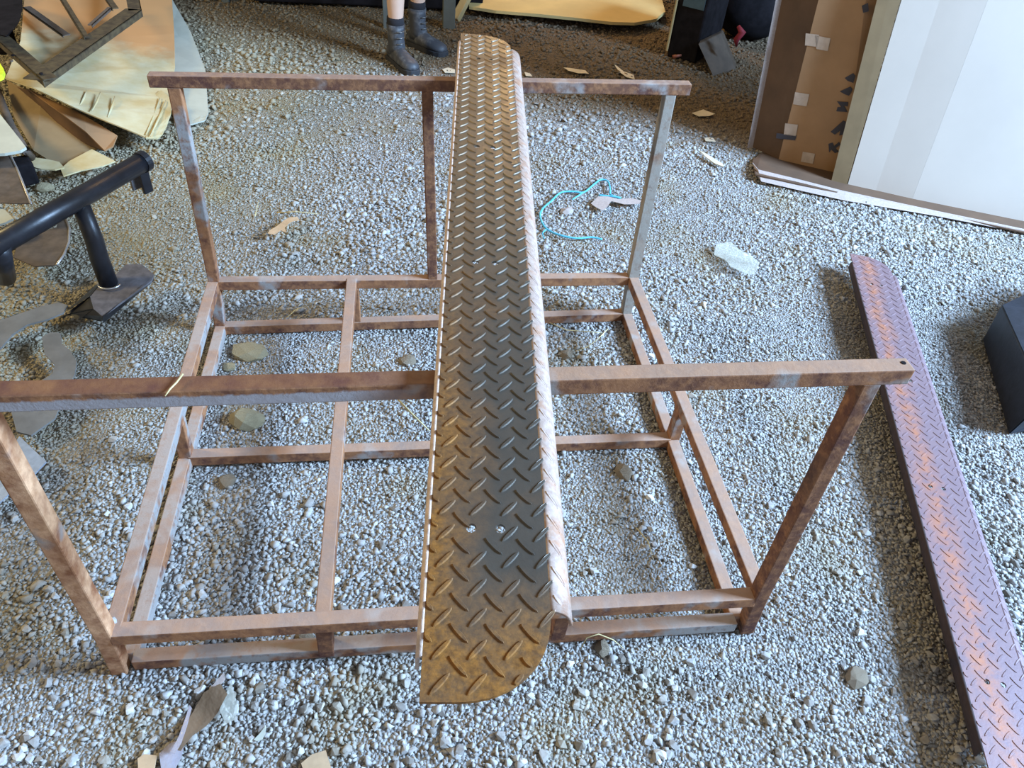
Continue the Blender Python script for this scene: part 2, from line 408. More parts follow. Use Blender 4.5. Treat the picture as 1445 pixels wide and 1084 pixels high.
# ------------------------------------------------------------ the rusty tube frame
T = .032
F0 = Vector((.66, .6, 0))
frame = empty('rusty_trestle', F0, 'rusty square-tube steel frame standing on the gravel under the long tread plate', 'trestle')
top = dict(FL=(-.018, -.004, .786), FR=(1.313, .002, .780), BL=(.010, 1.194, .763), BR=(1.318, 1.193, .779))
up = dict(FL=(0, 0, .190), FR=(1.325, 0, .155), BL=(0, 1.189, .176), BR=(1.325, 1.189, .179))       # top surface of the upper rails
pu = dict(FL=(-.013, 0, .19), FR=(1.318, 0, .155), BL=(.003, 1.189, .176), BR=(1.325, 1.189, .179))
lo = dict(FL=(-.006, .024, .050), FR=(1.310, .014, .031), BL=(-.006, 1.180, .010), BR=(1.330, 1.188, .031))
pb = dict(FL=(-.034, .022, -.012), FR=(1.338, .012, -.012), BL=(-.010, 1.184, -.03), BR=(1.330, 1.188, -.01))
def V(*a): return Vector(a)
def post(k, m):
    bm = bmesh.new(); rings = []
    for q in (top[k], pu[k], pb[k]):
        q = Vector(q)-F0; rings.append([q, q+V(T, 0, 0), q+V(T, T, 0), q+V(0, T, 0)])
    loft(bm, rings)
    es = [e for e in bm.edges if abs((e.verts[0].co-e.verts[1].co).normalized().z) > .8]
    bmesh.ops.bevel(bm, geom=es, offset=.003, segments=2, profile=.5, affect='EDGES')
    return obj('corner_post', bm, m, frame)
post('FL', M_post_orange)['label'] = 'orange rusted corner post'
post('FR', M_rust_dark); post('BL', M_rust_gray)['label'] = 'corner post with grey paint left on it'
post('BR', rust_mat('rusty_steel_pale', gray=.75, base=(.34, .24, .17), dark=(.14, .08, .06), grayc=(.31, .27, .225)))
e = .004
# top bars with their overhang
def lerp(a, b, f): return Vector(a)+(Vector(b)-Vector(a))*f
def extend(A, B, x):
    A, B = Vector(A), Vector(B); return A+(B-A)*((x-A.x)/(B.x-A.x))
b1 = beam('top_bar', extend(top['FL'], top['FR'], -.085), extend(top['FL'], top['FR'], 1.392), .032, .031, 'x', M_bar, frame)
beam('top_bar', extend(top['BL'], top['BR'], -.032), extend(top['BL'], top['BR'], 1.388), .032, .031, 'x', M_rust_dark, frame)
# bolt hole in the right end of the front bar
bm = bmesh.new(); tube(bm, [(0, 0, -.002), (0, 0, .0006)], .0042, 12)
o = obj('bolt_hole', bm, M_dark, frame); o.location = G(1275, 512, .8112)-F0
def railz(k, d, dz=0): return Vector(d[k])+V(0, 0, -T+dz)
beam('upper_rail', railz('FL', up)+V(.012, .001, 0), railz('FR', up)+V(.0, .001, 0), T, T, 'x', M_rust, frame)
beam('upper_rail', railz('BL', up)+V(.02, 0, 0), railz('BR', up), T, T, 'x', M_rust, frame)
beam('upper_rail', railz('FL', up)+V(0, .02, 0), railz('BL', up)+V(0, .01, 0), T, T, 'y', M_rust_gray, frame)
beam('upper_rail', railz('FR', up)+V(0, .02, 0), railz('BR', up)+V(0, .01, 0), T, T, 'y', M_rust, frame)
beam('lower_rail', railz('FL', lo)+V(.02, 0, 0), railz('FR', lo)+V(.01, 0, 0), T, T, 'x', M_rust_gray, frame)
beam('lower_rail', railz('BL', lo)+V(.02, 0, 0), railz('BR', lo)+V(.01, 0, 0), T, T, 'x', M_rust, frame)
beam('lower_rail', railz('FL', lo)+V(0, .02, 0), railz('BL', lo)+V(0, .01, 0), T, T, 'y', M_rust_gray, frame)
beam('lower_rail', railz('FR', lo)+V(0, .02, 0), railz('BR', lo)+V(0, .01, 0), T, T, 'y', M_rust, frame)
beam('cross_rail', (.02, .598, .003), (1.328, .592, .003), T, T, 'x', M_rust, frame)
beam('centre_rail', (.389, .02, .137), (.415, 1.20, .147), .031, T, 'y', M_rust, frame)
beam('short_upright', (.385, .018, .02), (.388, .012, .135), T, T, 'z', M_rust_dark, frame)
beam('short_upright', (.885, .018, .005), (.885, .010, .135), T, T, 'z', M_rust_dark, frame)
beam('short_upright', (-.004, .600, .01), (.001, .600, .152), T, T, 'z', M_rust_gray, frame)
beam('short_upright', (1.322, .594, .01), (1.325, .594, .138), T, T, 'z', M_rust, frame)
beam('short_upright', (.418, 1.185, .0), (.418, 1.188, .145), T, T, 'z', M_rust, frame)
beam('middle_post', (.668, 1.190, .16), (.650, 1.194, .772), .030, T, 'z', M_rust_dark, frame)
# pale weld beads at the near left joint
bm = bmesh.new(); tube(bm, [V(.018, .03, .185)-F0, V(.030, .034, .160)-F0], [.009, .007], 8)
tube(bm, [V(-.002, .016, .205)-F0, V(.016, .036, .190)-F0], [.006, .008], 8)
obj('weld', bm, plain('pale_weld', (.55, .53, .52), .6, .2, .3, 60), frame, True)['label'] = 'pale weld bead'

# ------------------------------------------------------------ diamond tread plates
WF, LP, RL, RR = .143, 1.945, .007, .029
def prof(u):
    """across the plate: flat from 0 to WF, rounded lips; returns (x, z, nx, nz)"""
    if u < 0:
        a = min(-u/RL, math.pi/2); rest = max(-u-RL*math.pi/2, 0)
        return -RL*math.sin(a), -RL*(1-math.cos(a))-rest, -math.sin(a), math.cos(a)
    if u > WF:
        a = min((u-WF)/RR, 1.35); rest = max(u-WF-RR*1.35, 0)
        return WF+RR*math.sin(a)+rest*.22, -RR*(1-math.cos(a))-rest, math.sin(a), math.cos(a)
    return u, 0, 0, 1
def inside(u, v):
    """is a point of the flat top within the rounded ends"""
    if u < 0: return .047 < v < LP-.06
    if u > WF: return .10 < v < LP-.105
    for vv in (v, LP-v):
        if vv < .10:
            if u > .035 and ((u-.035)/(WF-.035))**2.2+((.10-vv)/.10)**2.2 > 1: return False
            if vv < .001: return False
    return 0 < v < LP
HOLES = [(u, v) for v in (.206, .765, 1.215, 1.75) for u in (.051, .087)]
def make_plate(name, label, top_m, rim_m, group=None, H=.0018, lip_m=None):
    r = empty(name, (0, 0, 0), label, 'tread plate', group)
    # flat top with rounded corners on one side and four pairs of holes
    bm = bmesh.new(); out = [(0, 0)]
    n = 16; near = []
    for k in range(n+1):
        a = math.pi/2*k/n; near.append((.035+(WF-.035)*math.sin(a)**(2/2.2), .10-.10*math.cos(a)**(2/2.2) if k < n else .10))
    out += near + [(x, LP-y) for x, y in near[::-1]] + [(0, LP)]
    def ring(pts, z): return [bm.verts.new((x, y, z)) for x, y in pts]
    hp = [[(u+.0066*math.cos(2*math.pi*k/12), v+.0066*math.sin(2*math.pi*k/12)) for k in range(12)] for u, v in HOLES]
    loops = [ring(out, 0)]+[ring(h, 0) for h in hp]
    es = [bm.edges.new((l[i], l[(i+1) % len(l)])) for l in loops for i in range(len(l))]
    bmesh.ops.triangle_fill(bm, use_beauty=True, use_dissolve=False, edges=es)
    top_f = list(bm.faces)
    g = bmesh.ops.extrude_face_region(bm, geom=top_f)
    bmesh.ops.translate(bm, verts=[v for v in g['geom'] if isinstance(v, bmesh.types.BMVert)], vec=(0, 0, -.004))
    obj('plate', bm, top_m, r)
    def flange(us, v0, v1, m, lab):
        bm = bmesh.new(); outer, inner = [], []; nv = 24
        for u in us:
            x, z, nx, nz = prof(u)
            outer.append([bm.verts.new((x, v0+(v1-v0)*k/nv, z)) for k in range(nv+1)])
            inner.append([bm.verts.new((x-nx*.004, v0+(v1-v0)*k/nv, z-nz*.004)) for k in range(nv+1)])
        for L in (outer, inner):
            for a, b in zip(L, L[1:]):
                for k in range(nv): bm.faces.new((a[k], a[k+1], b[k+1], b[k]))
        for i in (0, -1):
            for k in range(nv): bm.faces.new((outer[i][k], outer[i][k+1], inner[i][k+1], inner[i][k]))
        for k in (0, nv):
            for j in range(len(us)-1): bm.faces.new((outer[j][k], outer[j+1][k], inner[j+1][k], inner[j][k]))
        o = obj('flange', bm, m, r, True)
        if lab: o['label'] = lab
        return o
    lip_lab = 'bright narrow bent lip' if rim_m is not top_m else 'bent lip with painted shade'
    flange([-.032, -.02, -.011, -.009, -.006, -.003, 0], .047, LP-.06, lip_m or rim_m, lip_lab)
    flange([WF+RR*1.35*k/8 for k in range(9)]+[WF+RR*1.35+.006], .10, LP-.105, rim_m, 'wide rounded bent edge')
    # raised tread lugs in a herringbone
    bm = bmesh.new(); PU, PV = .0395, .0362
    L, W = .0158, .0032
    cells = []
    for j in range(-1, int(LP/PV)+2):
        for i in range(-1, 7):
            cells.append((.020+i*PU, .018+j*PV, 1)); cells.append((.020+(i+.5)*PU-.001, .018+(j+.5)*PV, -1))
    for cu, cv, sg in cells:
        if not (-.004 < cu < WF+.030): continue
        if any(abs(cu-a) < .012 and abs(cv-b) < .012 for a, b in HOLES): continue
        dx, dy = math.sin(math.radians(42))*sg, math.cos(math.radians(42))
        px_, py_ = dy, -dx
        ends = [(cu+dx*L*s*.86, cv+dy*L*s*.86) for s in (-1, 1)]
        if not all(inside(a, b) and a > .0 for a, b in ends): 
            mid = [(a, b) for a, b in ends if inside(a, b) and a > .002]
            if not mid or not inside(cu, cv): continue
            # cut at the plate's edge: half a lug
            o = mid[0]; cu2, cv2 = (cu+o[0])/2, (cv+o[1])/2; Lk = L*.5
        else: cu2, cv2, Lk = cu, cv, L
        n = 6; base, topv = [], []
        for k in range(2*n):
            a = math.pi*k/n; l = math.cos(a)*Lk; wd = W*math.sin(a)
            for hh, f, lst in ((0, 1, base), (H, .62, topv)):
                u = cu2+dx*l*(f if hh == 0 else .86)+px_*wd*f; v = cv2+dy*l*(f if hh == 0 else .86)+py_*wd*f
                u = max(u, .0012); x, z, nx, nz = prof(u); h2 = hh*(1-.82*min(max((u-WF)/.012, 0), 1)); lst.append(bm.verts.new((x+nx*h2, v, z+nz*h2+(.0002 if hh else -.0002))))
        bm.faces.new(topv)
        for k in range(2*n): bm.faces.new((base[k], base[(k+1) % (2*n)], topv[(k+1) % (2*n)], topv[k]))
    o = obj('tread_lugs', bm, top_m, r); o['kind'] = 'stuff'
    if rim_m is not top_m:
        o.data.materials.append(rim_m)
        for p in o.data.polygons:
            if p.center.x > WF+.004: p.material_index = 1
    # the plate narrows slightly towards its near end
    for c in r.children:
        for v in c.data.vertices:
            if v.co.x > 0: v.co.x *= .925+.05*v.co.y/LP
    return r
p1 = make_plate('tread_plate', 'long dark steel diamond tread plate laid across the top of the frame', M_plate, M_rim, 'diamond tread plates', lip_m=plain('worn_lip', (.72, .55, .46), .5, .1, .3, 90, .4))
a1 = G(591.5, 991, .848); b1_ = G(650.5, 48, .840); d = b1_-a1
p1.location = a1; p1.rotation_euler = (math.atan2(-.006, 1.9), 0, math.atan2(d.y, d.x)-math.pi/2)
p2 = make_plate('tread_plate', 'reddish rusted diamond tread plate lying on the gravel at the right of the frame', M_plate2, M_plate2, 'diamond tread plates', .0012, plain('shaded_lip', (.05, .028, .025), .8, 0, .3, 60, .3))  # shade on the left lip is put into its near-black colour
a2 = G(1388, 1057, .082); b2 = G(1200, 358, .082); d = (b2-a2)
p2.rotation_euler = (0, 0, math.atan2(d.y, d.x)-math.pi/2)
p2.location = b2-d.normalized()*LP

# ------------------------------------------------------------ black tubular bracket at the left
br = empty('step_bar', G(150, 400, .0), 'black painted tubular step bar with welded foot plate at the left of the frame', 'step bar')
O = br.location.copy(); zt = .335
ta, tb = G(-60, 378, zt), G(202, 228, zt+.02)
bm = bmesh.new(); tube(bm, [ta-O, tb-O], .031, 20); obj('main_tube', bm, M_black, br, True)
dirn = (tb-ta).normalized()
bm = bmesh.new(); tube(bm, [tb-O-dirn*.012, tb-O+dirn*.010], .034, 20); obj('end_cap', bm, M_black, br)
lg = G(197, 232, zt+.01)-O
bm = bmesh.new(); box_bm(bm, lg+V(.006, -.005, -.055), (.034, .012, .085), Matrix.Rotation(.9, 3, 'Z'), .002); obj('lug', bm, M_black, br)
bm = bmesh.new(); box_bm(bm, lg+V(-.028, .0, -.050), (.034, .010, .075), Matrix.Rotation(.9, 3, 'Z'), .002); obj('lug', bm, M_black_dusty, br)
jt = G(112, 285, zt); ft = G(152, 398, .075)
bm = bmesh.new(); tube(bm, [jt-O, lerp(jt, ft, .45)-O+V(.004, 0, 0), lerp(jt, ft, .7)-O, ft-O+V(.002, 0, -.01)], [.026, .027, .028, .028], 20); obj('leg', bm, M_black, br, True)
def fp(pix, z): return [G(a, b, z)-O for a, b in pix]
bm = bmesh.new(); slab(bm, fp([(163, 388), (178, 373), (200, 373), (217, 387), (214, 396), (144, 446), (132, 436), (127, 418), (140, 402)], .070), .006)
obj('foot_plate', bm, M_black_dusty, br)['label'] = 'dusty grey foot plate'
bm = bmesh.new()
A = fp([(216, 391), (145, 447)], .070); B = fp([(218, 396), (146, 456)], .030)
slab(bm, [A[0], A[1], B[1], B[0]], .005, (-.5, .8, 0)); obj('foot_flange', bm, M_black, br)
bm = bmesh.new(); A = fp([(130, 436), (145, 447)], .068); B = fp([(92, 444), (143, 454)], .012)
slab(bm, [A[0], A[1], B[1], B[0]], .005, (.5, .5, 0)); obj('foot_flange', bm, M_black, br)
bm = bmesh.new(); A = fp([(127, 418), (132, 436)], .068); B = fp([(96, 440), (110, 452)], .02)
slab(bm, [A[0], A[1], B[1], B[0]], .005, (.5, .5, 0)); A = fp([(140, 402), (127, 418)], .07); B = fp([(134, 403), (92, 440)], .03)
slab(bm, [A[0], A[1], B[1], B[0]], .005, (.5, .5, 0)); obj('foot_flange', bm, M_black, br)
bm = bmesh.new(); q = G(155, 400, .078)-O
tube(bm, [q+V(.034*math.cos(a), .034*math.sin(a)*.9, 0) for a in [-.2-2.6*k/10 for k in range(11)]], .0035, 8); obj('weld', bm, M_weld, br, True)['label'] = 'bright weld bead'
j2 = G(0, 352, zt); f2 = G(8, 392, .17)
bm = bmesh.new(); tube(bm, [j2-O, f2-O], .027, 16); obj('leg', bm, M_black, br, True)

# ------------------------------------------------------------ scrap at the left
def thing_sheet(name, pix, z, th, m, label, cat, group=None, **kw):
    return tag(sheet(name, pix, z, th, m, None, **kw), label, cat, group)
# big curved dish plates behind the black bar
def curved(name, pix, z, m, label, cat, edge_pix, ez=None):
    r = empty(name, G(pix[0][0], pix[0][1], 0), label, cat)
    s = sheet('panel', pix, z, .004, m, r, sub=3, wob=.002)
    bm = bmesh.new(); tube(bm, [G(a, b, z+.004)-r.location for a, b in edge_pix], .0042, 6); obj('edge', bm, M_edge, r, True)['label'] = 'worn bright edge'
    return r
curved('scrap_disc', [(-40, 150), (-10, 178), (8, 208), (24, 240), (40, 275), (46, 289), (20, 289), (-40, 285)], .15, M_fender,
       'brown curved steel plate with a worn bright edge at the left', 'steel plate', [(-10, 172), (8, 206), (24, 238), (44, 288)])
curved('scrap_disc', [(20, 365), (25, 345), (60, 330), (80, 322), (84, 308), (92, 305), (98, 322), (97, 342), (90, 360), (78, 376), (50, 378)], .05, M_fender,
       'small brown crescent of curved steel plate beneath the black step bar', 'steel plate', [(92, 306), (98, 322), (97, 342), (90, 360), (80, 374)])
# papers and cardboard in the corner
thing_sheet('white_sheet', [(225, -30, .06), (243, 0, .06), (270, 48, .05), (290, 100, .03), (294, 160, .02), (290, 172, .02), (262, 178, .02), (236, 150, .03), (215, 60, .05)], .05, .006, M_white,
            'off-white sheet sticking out behind the stained cardboard', 'sheet', sub=2, wob=.002)
cs = empty('stained_cardboard', G(120, 110, 0), 'large beige water-stained cardboard sheet with a rust stain at its top', 'cardboard')
sheet('sheet', [(8, 112, .20), (30, 60, .20), (35, 0, .2), (40, -30, .2), (235, -30, .12), (243, 0, .12), (246, 50, .11), (247, 95, .10), (240, 140, .08), (228, 165, .09), (208, 196, .07), (150, 172, .12), (100, 150, .16), (45, 125, .20)], .1, .006, M_stain, cs, sub=3, wob=.0025)
sheet('curled_corner', [(210, 140, .088), (228, 129, .10), (241, 140, .10), (242, 162, .09), (229, 192, .07), (222, 197, .065), (206, 196, .075)], .1, .005, M_beige, cs, sub=3, wob=.003)
for i, (x0, y0, x1, y1) in enumerate(((212, 192, 234, 142), (206, 190, 226, 138), (130, 156, 142, 130), (152, 165, 162, 136), (112, 150, 122, 128))):
    bm = bmesh.new(); za, zb = (.086, .104) if i < 2 else ((.155, .17) if i != 3 else (.13, .15))
    tube(bm, [G(x0, y0, za)-cs.location, G((x0+x1)/2+1, (y0+y1)/2, (za+zb)/2+.002)-cs.location, G(x1, y1, zb)-cs.location], [.002, .005, .002], 6); obj('crease', bm, M_beige, cs, True)
kb = empty('cardboard_flaps', G(90, 180, 0), 'dark brown torn cardboard box flaps under the stained sheet', 'cardboard')
sheet('flap', [(10, 115, .10), (60, 140, .10), (150, 205, .03), (132, 214, .02), (88, 239, .01), (48, 214, .02), (20, 165, .05)], .03, .005, M_card_o, kb, sub=1, wob=.002)
sheet('flap', [(40, 127, .14), (120, 165, .10), (166, 193, .06), (160, 208, .05), (148, 214, .04), (122, 188, .08), (85, 160, .11)], .06, .006, M_card, kb)
bm = bmesh.new(); o_ = kb.location
A = [G(40, 127, .14)-o_, G(122, 188, .08)-o_, G(150, 214, .04)-o_]; B = [G(14, 120, .08)-o_, G(100, 196, .03)-o_, G(140, 212, .015)-o_]
slab(bm, [A[0], A[1], B[1], B[0]], .004, (.3, -.3, .2)); slab(bm, [A[1], A[2], B[2], B[1]], .004, (.3, -.3, .2)); obj('flap_side', bm, M_card_d, kb)
thing_sheet('torn_card', [(86, 240), (98, 229), (130, 212), (150, 222), (163, 229), (145, 236), (115, 242), (90, 250)], .04, .005, M_beige, 'pale triangular torn card beside the black tube end', 'cardboard')
thing_sheet('torn_card', [(43, 223), (66, 226), (84, 230), (91, 238), (78, 241), (58, 240), (44, 236)], .045, .005, M_beige, 'small pale torn card end below the dark flaps', 'cardboard')
thing_sheet('white_board', [(-30, 140, .2), (0, 163, .2), (20, 188, .2), (38, 211, .2), (30, 216, .2), (8, 220, .2), (-30, 222, .2)], .2, .01, M_white, 'white smooth panel corner at the left edge', 'board')
thing_sheet('white_board', [(-20, 290, .12), (5, 296, .12), (20, 311, .12), (8, 317, .12), (-20, 325, .12)], .12, .008, M_white, 'small white panel corner behind the black bar at the left edge', 'board')
bm = bmesh.new(); tube(bm, [G(-6, 122, .13), G(2, 145, .13), (G(15, 177, .13)), G(34, 210, .14), G(44, 222, .08)], .016, 10)
tag(obj('bent_pipe', bm, M_fender, None, True), 'dull grey bent pipe running down beside the white panel', 'pipe')
bm = bmesh.new(); box_bm(bm, G(18, 244, .05), (.15, .09, .09), Matrix.Rotation(.5, 3, 'Z'), .01)
tag(obj('dark_block', bm, M_dark, None), 'dark grimy metal block under the white panel', 'block')
tag(sheet('yellow_bracket', [(-20, 88), (0, 92), (8, 105), (6, 112), (0, 115), (-20, 122)], .33, .02, M_yellow), 'bright yellow plastic piece at the left edge', 'plastic piece')
# angle-iron frame leaning over the papers
af = empty('angle_frame', G(60, 112, 0), 'dirty brown angle-iron frame lying over the beige cardboard', 'metal frame')
def strip(name, a, b, wdt, z0, z1, m, parent, th=.004, lip=.03, side=1):
    A, B = G(a[0], a[1], z0), G(b[0], b[1], z1); d = (B-A).normalized(); n = d.cross(V(0, 0, 1)).normalized()*side
    A -= parent.location; B -= parent.location
    bm = bmesh.new(); slab(bm, [A, B, B+n*wdt, A+n*wdt], th); slab(bm, [A, B, B+V(0, 0, -lip), A+V(0, 0, -lip)], th, n)
    return obj(name, bm, m, parent)
strip('angle_bar', (60, 113), (200, 14), .078, .30, .30, M_angle, af, side=-1)
strip('angle_bar', (200, 14), (190, -30), .06, .30, .30, M_angle, af, side=-1)
strip('angle_bar', (60, 113), (-20, 42), .055, .304, .31, M_angle, af, side=1)
strip('angle_bar', (118, 52), (80, -10), .022, .312, .32, M_angle, af, side=1, lip=.02)
strip('brace', (88, 50), (32, 10), .035, .25, .25, M_fender, af, side=1, lip=.01)
strip('inner_bar', (130, 35), (158, 10), .02, .312, .312, M_fender, af, side=-1, lip=.012)
strip('inner_bar', (158, 12), (135, -20), .03, .312, .315, M_angle, af, side=1, lip=.012)
for a, b in ((18, 78), (16, 86), (58, 104)):
    bm = bmesh.new(); q = G(a, b, .31)-af.location; tube(bm, [q+V(0, 0, -.002), q+V(0, 0, .003)], .007, 10); obj('bolt', bm, M_fender if a == 16 else M_dark, af)
bm = bmesh.new()
loft(bm, [[G(a, b, .36+h) for a, b in ((-30, -30), (30, -20), (32, 12), (27, 32), (10, 53), (-30, 42))] for h in (0, .05)])
bmesh.ops.bevel(bm, geom=bm.edges[:], offset=.008, segments=2, affect='EDGES')
tag(obj('dark_cushion', bm, M_dark, None), 'dark padded shape at the top left corner above the angle frame', 'cushion')
bm = bmesh.new(); box_bm(bm, G(-10, 20, .18), (.10, .10, .36), None, .01); tag(obj('support_post', bm, M_dark, None), 'dark post under the padded shape at the left edge', 'post')
# rubber and plates under the near bar
thing_sheet('rubber_strip', [(-20, 490), (-20, 460), (20, 448), (60, 434), (84, 429), (96, 432), (90, 444), (70, 452), (40, 460), (18, 474), (0, 495)], .022, .006, M_rubber,
            'long dark rubber strip curving over the gravel below the step bar', 'rubber strip', sub=2, wob=.002)
thing_sheet('rubber_gasket', [(60, 478), (72, 471), (86, 472), (88, 488), (100, 497), (109, 512), (106, 530), (92, 560), (78, 592), (45, 617), (25, 612), (10, 560), (52, 545), (74, 530), (78, 516), (64, 502)], .024, .006, M_rubber,
            'flat grey S-shaped rubber sheet on the gravel behind the near bar', 'rubber sheet', sub=1, wob=.0015)
thing_sheet('steel_sheet', [(20, 630), (28, 617), (66, 653), (51, 669), (30, 690), (0, 640)], .035, .004, M_galv, 'blue-lit galvanised sheet corner beside the near left post', 'sheet metal')
thing_sheet('steel_sheet', [(-30, 670), (0, 678), (13, 699), (0, 711), (-30, 725)], .035, .004, M_galv, 'blue-lit galvanised sheet corner at the left edge of the photo', 'sheet metal')

# ------------------------------------------------------------ cardboard box at the right
A0 = G(1195, 263, .0); A1 = G(1445, 316, .0); wd = (A1-A0).normalized(); wn = V(-wd.y, wd.x, 0)      # wn points away from the camera
HB = 1.9; K = HB/1.25; lean = wn*.16  # unseen top and right end stretched so the box throws more shade
bx = empty('cardboard_box', A0, 'tall opened cardboard box with a pale sunlit front standing at the right', 'box')
def wp(p): return Vector(p)-A0
def panel(name, a, b, h, m, lean=V(0, 0, 0), th=.006, z=.012, parent=bx, lean2=None):
    n = (b-a).cross(V(0, 0, 1)).normalized(); bm = bmesh.new(); a = wp(a)+V(0, 0, z); b = wp(b)+V(0, 0, z); l2 = lean2 if lean2 is not None else lean
    slab(bm, [a, b, b+l2*K+V(0, 0, h), a+lean*K+V(0, 0, h)], th, n); return obj(name, bm, m, parent)
lf = lean-wd*.10
c1, c2 = A0+wd*.125+wn*.001, A0+wd*.285-wn*.005       # slight folds along two creases
cl = wd*-.03
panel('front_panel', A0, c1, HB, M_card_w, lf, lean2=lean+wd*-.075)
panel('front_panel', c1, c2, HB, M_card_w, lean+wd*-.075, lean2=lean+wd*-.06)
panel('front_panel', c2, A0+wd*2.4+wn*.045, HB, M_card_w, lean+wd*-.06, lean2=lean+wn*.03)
for q0, q1, r_ in ((c1, c1+(lean-wd*.075)*K, .0022), (c2, c2+(lean-wd*.06)*K, .003)):
    bm = bmesh.new(); tube(bm, [wp(q0)+V(0, 0, .02)-wn*.001, wp(q1)+V(0, 0, HB)-wn*.001], r_, 6); obj('crease', bm, M_card_w, bx, True)
for (x0, y0, x1, y1) in ((1232, 128, 1226, 185), (1266, 190, 1258, 222), (1271, 96, 1262, 150)):
    p0, p1_ = [CAMP+(CAMR@Vector(((x-722.5)/FPX, -(y-542)/FPX, -1)))*1. for x, y in ((x0, y0), (x1, y1))]
    pts = []
    nrm = (wd).cross((lean*K+V(0, 0, HB)).normalized())
    for p in (p0, p1_):
        dd_ = p-CAMP; pts.append(wp(CAMP+dd_*((A0-CAMP).dot(nrm)/dd_.dot(nrm)))-wn*.002)
    bm = bmesh.new(); tube(bm, [pts[0], (pts[0]+pts[1])/2, pts[1]], [.001, .003, .001], 6); obj('crease', bm, M_card_w, bx, True)
S0 = G(1172, 258, 0)
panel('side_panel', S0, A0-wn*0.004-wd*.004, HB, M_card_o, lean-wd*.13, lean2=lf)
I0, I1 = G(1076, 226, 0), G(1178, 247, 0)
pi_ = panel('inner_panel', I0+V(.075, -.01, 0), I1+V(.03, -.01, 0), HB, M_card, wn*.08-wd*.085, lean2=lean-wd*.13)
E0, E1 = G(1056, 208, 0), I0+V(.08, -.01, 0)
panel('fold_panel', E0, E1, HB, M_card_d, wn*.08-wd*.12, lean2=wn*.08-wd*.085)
bm = bmesh.new(); a = wp(E0); lz = (wn*.08-wd*.12)*K
slab(bm, [a+V(-.020, -.03, .01), a+V(.010, -.025, .01), a+V(.010, -.025, HB)+lz, a+V(-.020, -.03, HB)+lz], .008, wn); obj('cut_edge', bm, M_card_edge, bx)['label'] = 'pale cut edge of the cardboard'
# floor flap, its pale cut edge turned to the viewer
fl = [G(1062, 226, .012), G(1075, 215, .012), G(1180, 240, .012), A0+V(0, .02, .012), A0+wd*1.5+V(0, .02, .012), G(1560, 352, .012), G(1445, 328, .012), G(1320, 300, .014), G(1180, 272, .02), G(1066, 246, .03)]
bm = bmesh.new(); slab(bm, [wp(p) for p in fl], .006); obj('bottom_flap', bm, M_card_d, bx)  # shade inside the box is put into this darker colour
edge = [(1062, 230, .035), (1070, 240, .035), (1120, 252, .03), (1190, 270, .026), (1320, 298, .02), (1445, 324, .018), (1560, 350, .018)]
edb = [(1066, 244, .014), (1074, 256, .012), (1125, 268, .01), (1192, 283, .008), (1322, 305, .006), (1445, 329, .006), (1560, 355, .006)]
bm = bmesh.new(); t1 = [bm.verts.new(wp(G(*p))) for p in edge]; t2 = [bm.verts.new(wp(G(*p))) for p in edb]; t3 = [bm.verts.new(wp(G(*p))+wn*.006) for p in edb]; t4 = [bm.verts.new(wp(G(*p))+wn*.006) for p in edge]
for i in range(len(edge)-1):
    for X_, Y_ in ((t1, t2), (t2, t3), (t3, t4), (t4, t1)): bm.faces.new((X_[i], X_[i+1], Y_[i+1], Y_[i]))
for i in (0, -1): bm.faces.new((t1[i], t2[i], t3[i], t4[i]))
obj('flap_edge', bm, M_card_edge, bx)['label'] = 'pale turned-up edge of the bottom flap'
# print and tape on the inner panel: frame of the panel plane
pa = wp(I0+V(.075, -.01, 0)); pbv = wp(I1+V(.03, -.01, 0)); pla = (wn*.08-wd*.085)*K; plb = (lean-wd*.13)*K
pn_ = (pbv-pa).cross(V(0, 0, 1)).normalized()
front = -pn_ if pn_.dot(Vector(A0)-CAMP) > 0 else pn_
def onp(u, h, off=.003):
    a = pa+(pla*(h/HB))+V(0, 0, .012+h); b = pbv+(plb*(h/HB))+V(0, 0, .012+h)
    return a+(b-a)*u+front*off
def patch(name, poly, m, th=.0012, off=.0075):
    bm = bmesh.new(); slab(bm, [onp(u, h, off) for u, h in poly], th, front); return obj(name, bm, m, bx)
q_a, q_b, q_c = onp(0, 0, .008), onp(1, 0, .008), onp(0, .9, .008); q_n = (q_b-q_a).cross(q_c-q_a).normalized()
def onpanel(px, py):
    d = CAMR @ Vector(((px-722.5)/FPX, -(py-542)/FPX, -1)); a = Vector(A0)+q_a
    return wp(CAMP+d*((a-CAMP).dot(q_n)/d.dot(q_n)))
def stick(name, pix, m, th=.001, label=None):
    bm = bmesh.new(); slab(bm, [onpanel(*p) for p in pix], th, front); o = obj(name, bm, m, bx)
    if label: o['label'] = label
for k, t_ in enumerate(([(1137, 47), (1156, 49), (1153, 66), (1136, 64)], [(1122, 130), (1142, 133), (1138, 150), (1119, 147)], [(1108, 174), (1126, 176), (1123, 192), (1106, 190)], [(1133, 214), (1150, 217), (1147, 231), (1130, 228)], [(1150, 50), (1172, 54), (1168, 72), (1152, 69)])):
    stick('tape', t_, M_tape, label='shiny clear tape scrap')
stick('print_dash', [(1096, 188), (1124, 191), (1122, 198), (1095, 195)], M_ink, label='dark printed dash')
